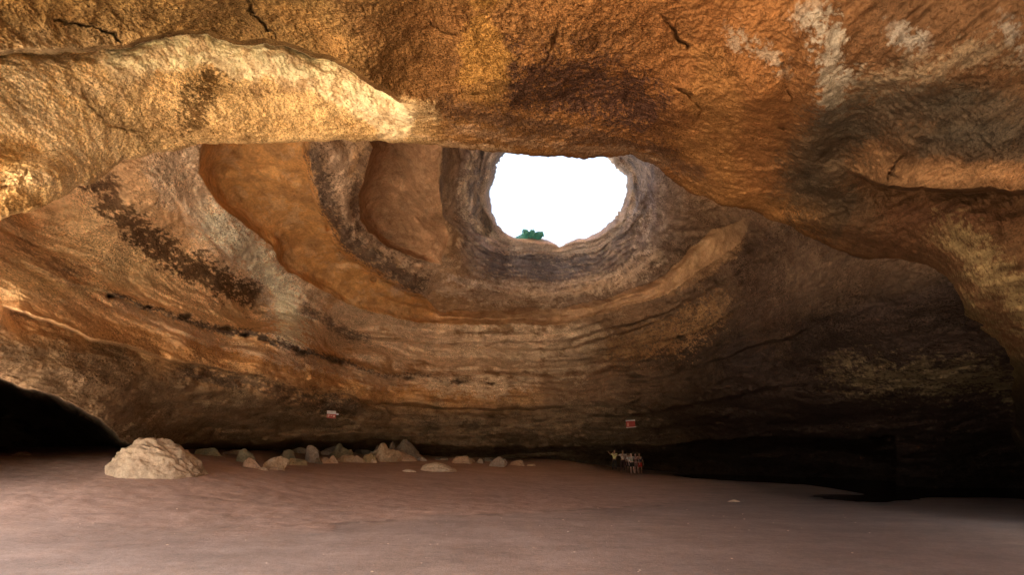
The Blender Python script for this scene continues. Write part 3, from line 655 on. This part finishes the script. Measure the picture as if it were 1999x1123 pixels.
RK = [
 (30, 62, 883, 890, 'pink', 'flat pinkish stone lying alone before the dark side tunnel'),
 (385, 425, 866, 890, 'green', 'dim greenish rock just behind the huge boulder, right of it'),
 (436, 466, 874, 888, 'dark', 'low dark stone half buried between the huge boulder and the rubble'),
 (470, 497, 880, 905, 'green', 'dull brown rock at the left end of the rubble row'),
 (482, 510, 889, 915, 'pink', 'upright pinkish rock second from the left end of the rubble row'),
 (518, 553, 893, 917, 'tan', 'blocky tan rock resting behind two flat pale slabs'),
 (502, 523, 912, 919, 'pale', 'left one of two flat pale slabs lying on the sand'),
 (525, 553, 912, 919, 'pale', 'right one of two flat pale slabs lying on the sand'),
 (545, 573, 881, 903, 'green', 'brownish rock leaning on the rounded yellow rock from the left'),
 (558, 592, 882, 909, 'yellow', 'rounded yellowish rock in the rubble row'),
 (570, 602, 868, 886, 'dark', 'dark crumbly rock behind the rounded yellow rock'),
 (592, 625, 864, 905, 'grey', 'tall grey upright boulder, the greyest of the rubble row'),
 (590, 597, 900, 905, 'white', 'tiny whitish stone at the foot of the grey upright boulder'),
 (613, 630, 893, 906, 'dark', 'small dark stone touching the right foot of the grey upright boulder'),
 (626, 672, 871, 890, 'grey', 'flat topped dark slab behind the rubble, right of the grey upright boulder'),
 (622, 642, 886, 906, 'pink', 'small brown rock in front of the flat topped dark slab'),
 (640, 660, 884, 906, 'pink', 'squarish pink rock next to the small brown rock'),
 (652, 682, 870, 895, 'green', 'greenish grey pointed block rising behind the pink rocks'),
 (658, 692, 884, 903, 'tan', 'broad tan block in the middle of the rubble row'),
 (686, 712, 887, 904, 'pink', 'pale pink block left of the ribbed leaning rock'),
 (690, 722, 873, 888, 'dark', 'dark flat slab lying behind the ribbed leaning rock'),
 (703, 738, 878, 905, 'yellow', 'ribbed olive rock leaning to the right'),
 (722, 740, 862, 884, 'dark', 'dark narrow pointed rock behind the ribbed leaning rock'),
 (724, 734, 894, 905, 'pale', 'small bright wedge of stone before the pale pointed rock'),
 (732, 776, 869, 902, 'tan', 'pale pointed rock with a narrow peak in the rubble row'),
 (758, 780, 860, 888, 'dark', 'dark leaning slab against the wall behind the pale pointed rock'),
 (774, 814, 861, 896, 'dark', 'tall dark pyramid shaped rock against the cave wall'),
 (768, 806, 885, 901, 'pink', 'low sloping tan rock in front of the dark pyramid rock'),
 (816, 836, 890, 901, 'grey', 'small grey stone right of the low sloping tan rock'),
 (846, 872, 881, 890, 'dark', 'low dark rock far back by the foot of the wall'),
 (832, 881, 905, 921, 'pale', 'broad pale low rock standing alone on the sand before the rubble'),
 (789, 808, 918, 922, 'white', 'tiny white flat stone on the sand left of the broad pale low rock'),
 (880, 920, 887, 906, 'pink', 'brown block with a flat top, right half of the rubble row'),
 (912, 926, 894, 903, 'grey', 'small grey brown stone at the right side of the flat topped brown block'),
 (926, 942, 896, 905, 'grey', 'small grey stone midway along the right half of the rubble row'),
 (940, 962, 888, 902, 'dark', 'dark rock behind the bluish grey ribbed rock'),
 (950, 984, 893, 912, 'grey', 'grey ribbed rock in the right half of the rubble row'),
 (978, 990, 897, 905, 'grey', 'little grey stone right of the grey ribbed rock'),
 (1000, 1026, 896, 910, 'pink', 'squarish brown rock near the right end of the rubble row'),
 (1029, 1043, 904, 911, 'pale', 'small pale stone at the far right end of the rubble row'),
 (1424, 1440, 976, 981, 'pink', 'small pale stone half sunk in the sand right of the people'),
]
profs = {'pointed': [(-1, .3), (-.5, .6), (-.25, 1), (-.1, 1), (.1, .6), (.9, .55), (1, .2)], 'pyramid': [(-1, .3), (-.4, .7), (-.15, 1), (.2, .75), (.7, .35), (1, .15)],
         'broad pale': [(-1, .35), (-.7, .7), (-.35, .95), (-.1, 1), (.3, .75), (.6, .45), (1, .1)], 'narrow pointed': [(-1, .2), (0, .5), (.4, 1), (.7, .6), (1, .3)]}
for i, r_ in enumerate(RK):
    pf = None
    for k, v in profs.items():
        if k in r_[5]: pf = v
    g = 'rubble fallen along the foot of the cave wall' if 300 < r_[0] < 1045 and r_[0] not in (832, 789) else 'single stones lying on the sand'
    rock(r_[0], r_[1], r_[2], r_[3], r_[4], r_[5], g, seed=20 + i, sub=4 if r_[1] - r_[0] > 14 else 3, prof=pf, planes=12, depth=.75, rotz=random.Random(i).uniform(-.15, .15))
# small shell and pebble scatter
rs = np.random.RandomState(3)
bm = bmesh.new()
for k in range(260):
    pxk = rs.uniform(-50, 1700); Dk = rs.uniform(6, 20) if k % 3 else rs.uniform(10, 30)
    xk = (pxk - CX) / F * Dk; r0 = rs.uniform(.005, .016) * (1.6 if k % 17 == 0 else 1)
    g = bmesh.ops.create_icosphere(bm, subdivisions=1, radius=r0)
    sc3 = (rs.uniform(.8, 1.6), rs.uniform(.7, 1.2), .5); zz = sand_at(xk, Dk)
    for v in g['verts']: v.co = Vector((v.co.x * sc3[0] + xk, v.co.y * sc3[1] + Dk, v.co.z * sc3[2] + zz + r0 * .2))
me = bpy.data.meshes.new('pebbles'); bm.to_mesh(me); bm.free(); me.materials.append(MS['pink'])
o = bpy.data.objects.new('pebbles', me); col.objects.link(o); tag(o, 'tiny pale shells and pebbles scattered over the sand', 'pebbles', kind='stuff')

# ================================================================ SIGNS
def flat_mat(name, colr, rough=.5):
    b = NB(name); n = b.noise(6, 4, .6)
    return b.out(b.mix(1.0, colr, b.ramp(n, [(.3, .8), (.7, 1.1)]), 'MULTIPLY'), rough, None, .4)
def box_mesh(name, boxes, mat, parent=None, bev=.004):
    bm = bmesh.new()
    for (cx, cy, cz, sx_, sy_, sz_) in boxes:
        g = bmesh.ops.create_cube(bm, size=1)
        for v in g['verts']: v.co = Vector((v.co.x * sx_ + cx, v.co.y * sy_ + cy, v.co.z * sz_ + cz))
    if bev: bmesh.ops.bevel(bm, geom=bm.edges[:], offset=bev, segments=1, affect='EDGES')
    me = bpy.data.meshes.new(name); bm.to_mesh(me); bm.free(); me.materials.append(mat)
    o = bpy.data.objects.new(name, me); col.objects.link(o); o.parent = parent; return o
red = flat_mat('sign_red', (.28, .03, .02)); white = flat_mat('sign_white', (.42, .40, .42)); steel = flat_mat('bracket_grey', (.35, .33, .32)); blackm = flat_mat('sign_black', (.03, .02, .02))
def empty(name, loc, rz=0, ry=0):
    o = bpy.data.objects.new(name, None); col.objects.link(o); o.location = loc; o.rotation_euler = (0, ry, rz); o.empty_display_size = .3; return o
def sign_spot(px_, py_):
    Dm = min(wall_depth(px_ + dx, py_ + dy) for dx in (-12, 0, 12) for dy in (-10, 0, 10)) - .25
    a_, e_ = ae(px_, py_); return (a_ * Dm, Dm, e_ * Dm + EYE), Dm
loc, Dm = sign_spot(647, 810); s = Dm / F
r1 = empty('warning_sign', loc, .15, .06); tag(r1, 'white and red warning sign on the wall above the boulders', 'sign')
W_ = 17 * s; H_ = 15 * s
box_mesh('board', [(0, 0, 0, W_, .03, H_)], red, r1); box_mesh('header_panel', [(0, -.026, H_ * .27, W_ * .98, .02, H_ * .42)], white, r1)
box_mesh('side_tab', [(W_ * .66, -.01, H_ * .1, W_ * .26, .03, H_ * .2)], white, r1)
box_mesh('pictogram', [(-W_ * .33, -.024, -H_ * .2, W_ * .1, .016, H_ * .3), (-W_ * .2, -.024, -H_ * .12, W_ * .12, .016, H_ * .1), (W_ * .02, -.024, -H_ * .14, W_ * .16, .016, H_ * .1),
                       (W_ * .3, -.024, -H_ * .2, W_ * .2, .016, H_ * .22)], flat_mat('sign_pink', (.55, .3, .26)), r1)
for sg_ in (-1, 1): box_mesh('bracket', [(sg_ * W_ * .3, .17, 0, .04, .3, .04)], steel, r1)
loc, Dm = sign_spot(1231, 828); s = Dm / F
r2 = empty('warning_sign', loc, -.05, -.06); tag(r2, 'red warning sign with pale top and bottom strips on the dark wall above the people', 'sign')
W_ = 17.5 * s; H_ = 15 * s
box_mesh('board', [(0, 0, 0, W_, .03, H_)], red, r2); box_mesh('top_strip', [(-W_ * .01, -.024, H_ * .42, W_ * 1.04, .016, H_ * .15)], white, r2)
box_mesh('bottom_strip', [(W_ * .04, -.024, -H_ * .46, W_ * 1.1, .016, H_ * .08)], white, r2)
box_mesh('text_panel', [(-W_ * .3, -.022, -H_ * .08, W_ * .2, .012, H_ * .45)], flat_mat('sign_faded', (.55, .2, .16)), r2)
for sg_ in (-1, 1): box_mesh('bracket', [(sg_ * W_ * .3, .17, 0, .04, .3, .04)], steel, r2)

# ================================================================ BUSH on the far rim of the skylight
def leaf_bush(name, loc, w, h, n, mat, seed=1):
    rs = np.random.RandomState(seed); bm = bmesh.new()
    for k in range(n):
        u = rs.normal(size=3); u /= np.linalg.norm(u); u[2] = abs(u[2]); rr = rs.uniform(.35, 1) ** .5 * (1 + .22 * math.sin(5 * u[0] + 1) * math.cos(4 * u[1]) + .12 * math.sin(11 * u[0]))
        c_ = Vector((u[0] * w / 2 * rr, u[1] * w / 2 * rr, u[2] * h * rr)); s_ = rs.uniform(.05, .12)
        t1_ = Vector(rs.normal(size=3)).normalized(); t2_ = t1_.cross(Vector(rs.normal(size=3))).normalized()
        vs_ = [bm.verts.new(c_ + t1_ * s_), bm.verts.new(c_ + t2_ * s_ * .5), bm.verts.new(c_ - t1_ * s_), bm.verts.new(c_ - t2_ * s_ * .5)]
        bm.faces.new(vs_)
    me = bpy.data.meshes.new(name); bm.to_mesh(me); bm.free(); me.materials.append(mat)
    return me
D_r = 31.0
a_, e_ = ae(1036, 466)
root = empty('bush', (a_ * (D_r + .6), D_r + .6, e_ * (D_r + .6) + EYE - .15)); tag(root, 'small rounded green bush growing on the rim of the skylight', 'bush')
bl = NB('leaves_green'); leafm = bl.out(bl.mix(bl.noise(5, 3, .6), (.05, .27, .24), (.10, .36, .30)), .6, None, .3)
cr = bpy.data.objects.new('foliage', leaf_bush('foliage', None, 1.85, .60, 2800, leafm)); col.objects.link(cr); cr.parent = root
bm = bmesh.new()
for k in range(5):
    g = bmesh.ops.create_cone(bm, segments=6, radius1=.035, radius2=.012, depth=.5)
    ang = k * 1.25; 
    for v in g['verts']:
        q = v.co + Vector((0, 0, .2)); v.co = Vector((q.x + math.cos(ang) * q.z * .7, q.y + math.sin(ang) * q.z * .5, q.z))
me = bpy.data.meshes.new('stem'); bm.to_mesh(me); bm.free(); me.materials.append(flat_mat('bark', (.12, .08, .05)))
st = bpy.data.objects.new('stem', me); col.objects.link(st); st.parent = root

# ================================================================ PEOPLE
def cloth(name, colr): return flat_mat(name, colr, .85)
skin_m = flat_mat('skin', (.50, .30, .22), .55); skin_d = flat_mat('skin_tanned', (.36, .20, .13), .55)
def skinned(name, verts, edges, radii, mat, parent, sub=2, root=0):
    me = bpy.data.meshes.new(name); me.from_pydata(verts, edges, []); o = bpy.data.objects.new(name, me); col.objects.link(o)
    m = o.modifiers.new('s', 'SKIN'); m.use_smooth_shade = True
    me.update()
    if not me.skin_vertices: me.skin_vertices.new()
    for i, r_ in enumerate(radii):
        sv = me.skin_vertices[0].data[i]; sv.radius = r_ if isinstance(r_, tuple) else (r_, r_); sv.use_root = (i == root)
    mm = o.modifiers.new('d', 'SUBSURF'); mm.levels = sub; mm.render_levels = sub
    dg = bpy.context.evaluated_depsgraph_get(); ev = o.evaluated_get(dg)
    me2 = bpy.data.meshes.new_from_object(ev); me2.name = name
    o.modifiers.clear(); o.data = me2; bpy.data.meshes.remove(me)
    me2.materials.clear(); me2.materials.append(mat)
    me2.polygons.foreach_set('use_smooth', np.ones(len(me2.polygons), bool)); o.parent = parent
    return o
def person(px_, D_, hgt, label, shirt, lower, shorts, arms, lean=0.0, stance=.11, long_sleeve=False, facing=0.0, skin=skin_m, hairc=(.03, .02, .015), long_hair=False):
    x_ = (px_ - CX) / F * D_; z_ = sand_at(x_, D_)
    k = hgt / 1.75
    root = empty('person', (x_, D_, z_), facing); root.rotation_euler = (0, lean, facing); tag(root, label, 'person', 'group of people standing by the far wall')
    V = lambda *p: (p[0] * k, p[1] * k, p[2] * k)
    s_ = stance
    v = [V(0, 0, .95), V(0, 0, 1.15), V(0, -.01, 1.36), V(0, 0, 1.47), V(0, -.01, 1.56), V(0, -.015, 1.66), V(0, 0, 1.73)]
    r = [.13, .12, (.16, .10), .055, .07, .09, .055]; ed = [(i, i + 1) for i in range(6)]
    pend = []
    for sg in (-1, 1):
        b0 = len(v)
        v += [V(sg * .09, 0, .88), V(sg * (.08 + s_ * .4), 0, .5), V(sg * (.06 + s_ * .7), .01, .09), V(sg * (.07 + s_ * .8), -.13, .035)]
        r += [.085, .055, .038, .03]; ed += [(0, b0), (b0, b0 + 1), (b0 + 1, b0 + 2), (b0 + 2, b0 + 3)]
        (ex, ey, ez), (hx, hy, hz) = arms[0 if sg < 0 else 1]
        a0 = len(v)
        v += [V(sg * .19, 0, 1.40), V(ex, ey, ez), V(hx, hy, hz)]; r += [.05, .037, .027]
        ed += [(2, a0), (a0, a0 + 1), (a0 + 1, a0 + 2)]
        d = Vector((hx - ex, hy - ey, hz - ez)).normalized(); side = d.cross(Vector((0, 1, .2))).normalized()
        pm = Vector((hx, hy, hz)) + d * .07; p0 = len(v)
        v.append(V(*pm)); r.append((.035, .02)); ed.append((a0 + 2, p0))
        for fi, (off, ln) in enumerate(((-.03, .06), (-.01, .075), (.01, .07), (.03, .055))):
            q = pm + d * (.03 + ln) + side * off * 1.3; v.append(V(*q)); r.append(.008); ed.append((p0, len(v) - 1))
        q = Vector((hx, hy, hz)) + d * .06 + side * .06; v.append(V(*q)); r.append(.009); ed.append((a0 + 2, len(v) - 1))
    r = [(q[0] * k, q[1] * k) if isinstance(q, tuple) else q * k for q in r]
    body = skinned('body', v, ed, r, skin, root, 1)
    # face: nose, ears, eyes as small parts merged with head features
    # shirt
    tv = [V(0, 0, .93), V(0, 0, 1.15), V(0, -.01, 1.35), V(0, 0, 1.45)]; tr_ = [.145, .14, (.185, .125), .075]; te = [(0, 1), (1, 2), (2, 3)]
    for i_, sg in enumerate((-1, 1)):
        (ex, ey, ez), (hx, hy, hz) = arms[i_]; b0 = len(tv); sh_ = Vector((sg * .19, 0, 1.40)); el = Vector((ex, ey, ez))
        q = sh_.lerp(el, .7 if not long_sleeve else 1.0)
        tv += [V(*sh_), V(*q)]; tr_ += [.066, .058]; te += [(2, b0), (b0, b0 + 1)]
        if long_sleeve: tv.append(V(*el.lerp(Vector((hx, hy, hz)), .9))); tr_.append(.042); te.append((b0 + 1, b0 + 2))
    tr_ = [(q[0] * k, q[1] * k) if isinstance(q, tuple) else q * k for q in tr_]
    skinned('shirt', tv, te, tr_, cloth('shirt_cloth', shirt), root, 1)
    lv = [V(0, 0, 1.0), V(0, 0, .93)]; lr = [.14, .15]; le = [(0, 1)]
    for sg in (-1, 1):
        b0 = len(lv); lv += [V(sg * .095, 0, .86), V(sg * (.085 + s_ * .3), 0, .56)]; lr += [.105, .088 if shorts else .068]; le += [(1, b0), (b0, b0 + 1)]
        if not shorts: lv += [V(sg * (.06 + s_ * .7), .01, .1)]; lr += [.06]; le += [(b0 + 1, b0 + 2)]
    skinned('shorts' if shorts else 'trousers', lv, le, [q * k for q in lr], cloth('lower_cloth', lower), root, 1)
    hv = [V(0, .015, 1.69), V(0, .03, 1.735), V(0, .06, 1.66)]; he = [(0, 1), (0, 2)]; hr = [.098, .07, .07]
    if long_hair: hv.append(V(0, .09, 1.45)); he.append((2, 3)); hr.append(.06)
    skinned('hair', hv, he, [q * k for q in hr], flat_mat('hair', hairc, .6), root, 1)
    bm = bmesh.new()
    g = bmesh.ops.create_cone(bm, segments=6, radius1=.018 * k, radius2=.006 * k, depth=.04 * k)
    for v_ in g['verts']: v_.co = Vector((v_.co.x, -.115 * k - v_.co.z * .3, 1.645 * k + v_.co.z * .8))
    me = bpy.data.meshes.new('nose'); bm.to_mesh(me); bm.free(); me.materials.append(skin)
    o = bpy.data.objects.new('nose', me); col.objects.link(o); o.parent = root
    for sg in (-1, 1):
        bm = bmesh.new(); g = bmesh.ops.create_icosphere(bm, subdivisions=1, radius=.012 * k)
        for v_ in g['verts']: v_.co += Vector((sg * .032 * k, -.1 * k, 1.675 * k))
        me = bpy.data.meshes.new('eye'); bm.to_mesh(me); bm.free(); me.materials.append(blackm)
        o = bpy.data.objects.new('eye', me); col.objects.link(o); o.parent = root
    return root
DOWN = lambda sg: ((sg * .27, .02, 1.12), (sg * .27, -.06, .87))
HUG_L = ((-.40, -.02, 1.30), (-.62, .05, 1.30)); HUG_R = ((.40, -.02, 1.30), (.60, .05, 1.28))
Dp = 37.0
person(1199.5, Dp - .3, 1.75, 'person in a yellowish shirt and dark trousers standing apart, left end, arms raised forward', (.62, .62, .32), (.035, .03, .03), False,
       (((-.30, -.18, 1.36), (-.42, -.12, 1.50)), ((.28, -.2, 1.30), (.05, -.34, 1.46))), stance=.12, facing=-.5, skin=skin_d)
person(1215.5, Dp, 1.86, 'tallest person, checked pale shirt and dark trousers, arms over the neighbours', (.58, .48, .46), (.06, .025, .025), False, (HUG_L, HUG_R), skin=skin_d)
person(1223.0, Dp + .25, 1.68, 'person in a lilac top and dark maroon shorts, right of the tallest one', (.50, .36, .44), (.10, .03, .04), True, (DOWN(-1), DOWN(1)), long_hair=True, skin=skin_d)
person(1228.6, Dp - .1, 1.70, 'person in a bright white top and black shorts in the middle of the group', (.82, .84, .90), (.02, .015, .025), True, (DOWN(-1), DOWN(1)), skin=skin_d, stance=.06)
person(1235.5, Dp - .9, 1.72, 'person with a grey top, black shorts and bare pale legs, leaning to the left', (.40, .42, .42), (.012, .012, .015), True, (DOWN(-1), ((.32, 0, 1.22), (.48, .06, 1.32))), lean=-.10, skin=flat_mat('skin_pale', (.72, .48, .42), .5), stance=.09, long_hair=True)
person(1243.6, Dp - .7, 1.72, 'person in a brown sleeveless outfit with bare legs, second from the right end', (.24, .13, .11), (.20, .10, .09), True, (DOWN(-1), DOWN(1)), lean=-.10, skin=flat_mat('skin_rosy', (.45, .25, .22), .55), stance=.08)
person(1250.4, Dp - .5, 1.76, 'person in a navy top and bright red shorts at the right end of the group', (.025, .03, .07), (.60, .03, .03), True, (DOWN(-1), DOWN(1)), lean=-.07, skin=skin_d, stance=.08)

# ================================================================ LIGHT
SUN_EL = math.radians(58); SUN_AZ = math.radians(200)    # azimuth the light comes from, clockwise from +Y
sdir = Vector((math.sin(SUN_AZ) * math.cos(SUN_EL), math.cos(SUN_AZ) * math.cos(SUN_EL), math.sin(SUN_EL)))
sdir = Vector((-.42 * math.cos(SUN_EL), -.91 * math.cos(SUN_EL), math.sin(SUN_EL))).normalized()
L = bpy.data.lights.new('sun', 'SUN'); L.energy = 5.0; L.angle = math.radians(.5); L.color = (1, .93, .82)
so = bpy.data.objects.new('sun', L); col.objects.link(so); so.rotation_euler = (-sdir).to_track_quat('-Z', 'Y').to_euler()
w = bpy.data.worlds.new('World'); sc.world = w; w.use_nodes = True
nt = w.node_tree; bg = nt.nodes['Background']
sk = nt.nodes.new('ShaderNodeTexSky'); sk.sky_type = 'NISHITA'; sk.sun_disc = False; sk.sun_elevation = SUN_EL
sk.sun_rotation = math.atan2(sdir.x, sdir.y); sk.air_density = 1.6; sk.dust_density = 4.5
hs = nt.nodes.new('ShaderNodeHueSaturation'); hs.inputs['Saturation'].default_value = .75
nt.links.new(sk.outputs[0], hs.inputs['Color']); nt.links.new(hs.outputs[0], bg.inputs['Color']); bg.inputs['Strength'].default_value = .05

# ================================================================ CAMERA
cam = bpy.data.cameras.new('camera'); cam.sensor_width = 36; cam.lens = 36 * F / 1999
cam.shift_x = (999.5 - CX) / 1999; cam.shift_y = (HY - 561.5) / 1999; cam.clip_end = 3000; cam.clip_start = .05
co = bpy.data.objects.new('camera', cam); col.objects.link(co); co.location = (0, 0, EYE); co.rotation_euler = (math.pi / 2, 0, 0)
sc.camera = co
sc.view_settings.view_transform = 'Standard'; sc.view_settings.look = 'None'; sc.view_settings.gamma = 1; sc.view_settings.exposure = 3.65
cy = sc.cycles; cy.max_bounces = 10; cy.diffuse_bounces = 7; cy.glossy_bounces = 3; cy.use_denoising = True
cy.sample_clamp_indirect = 4
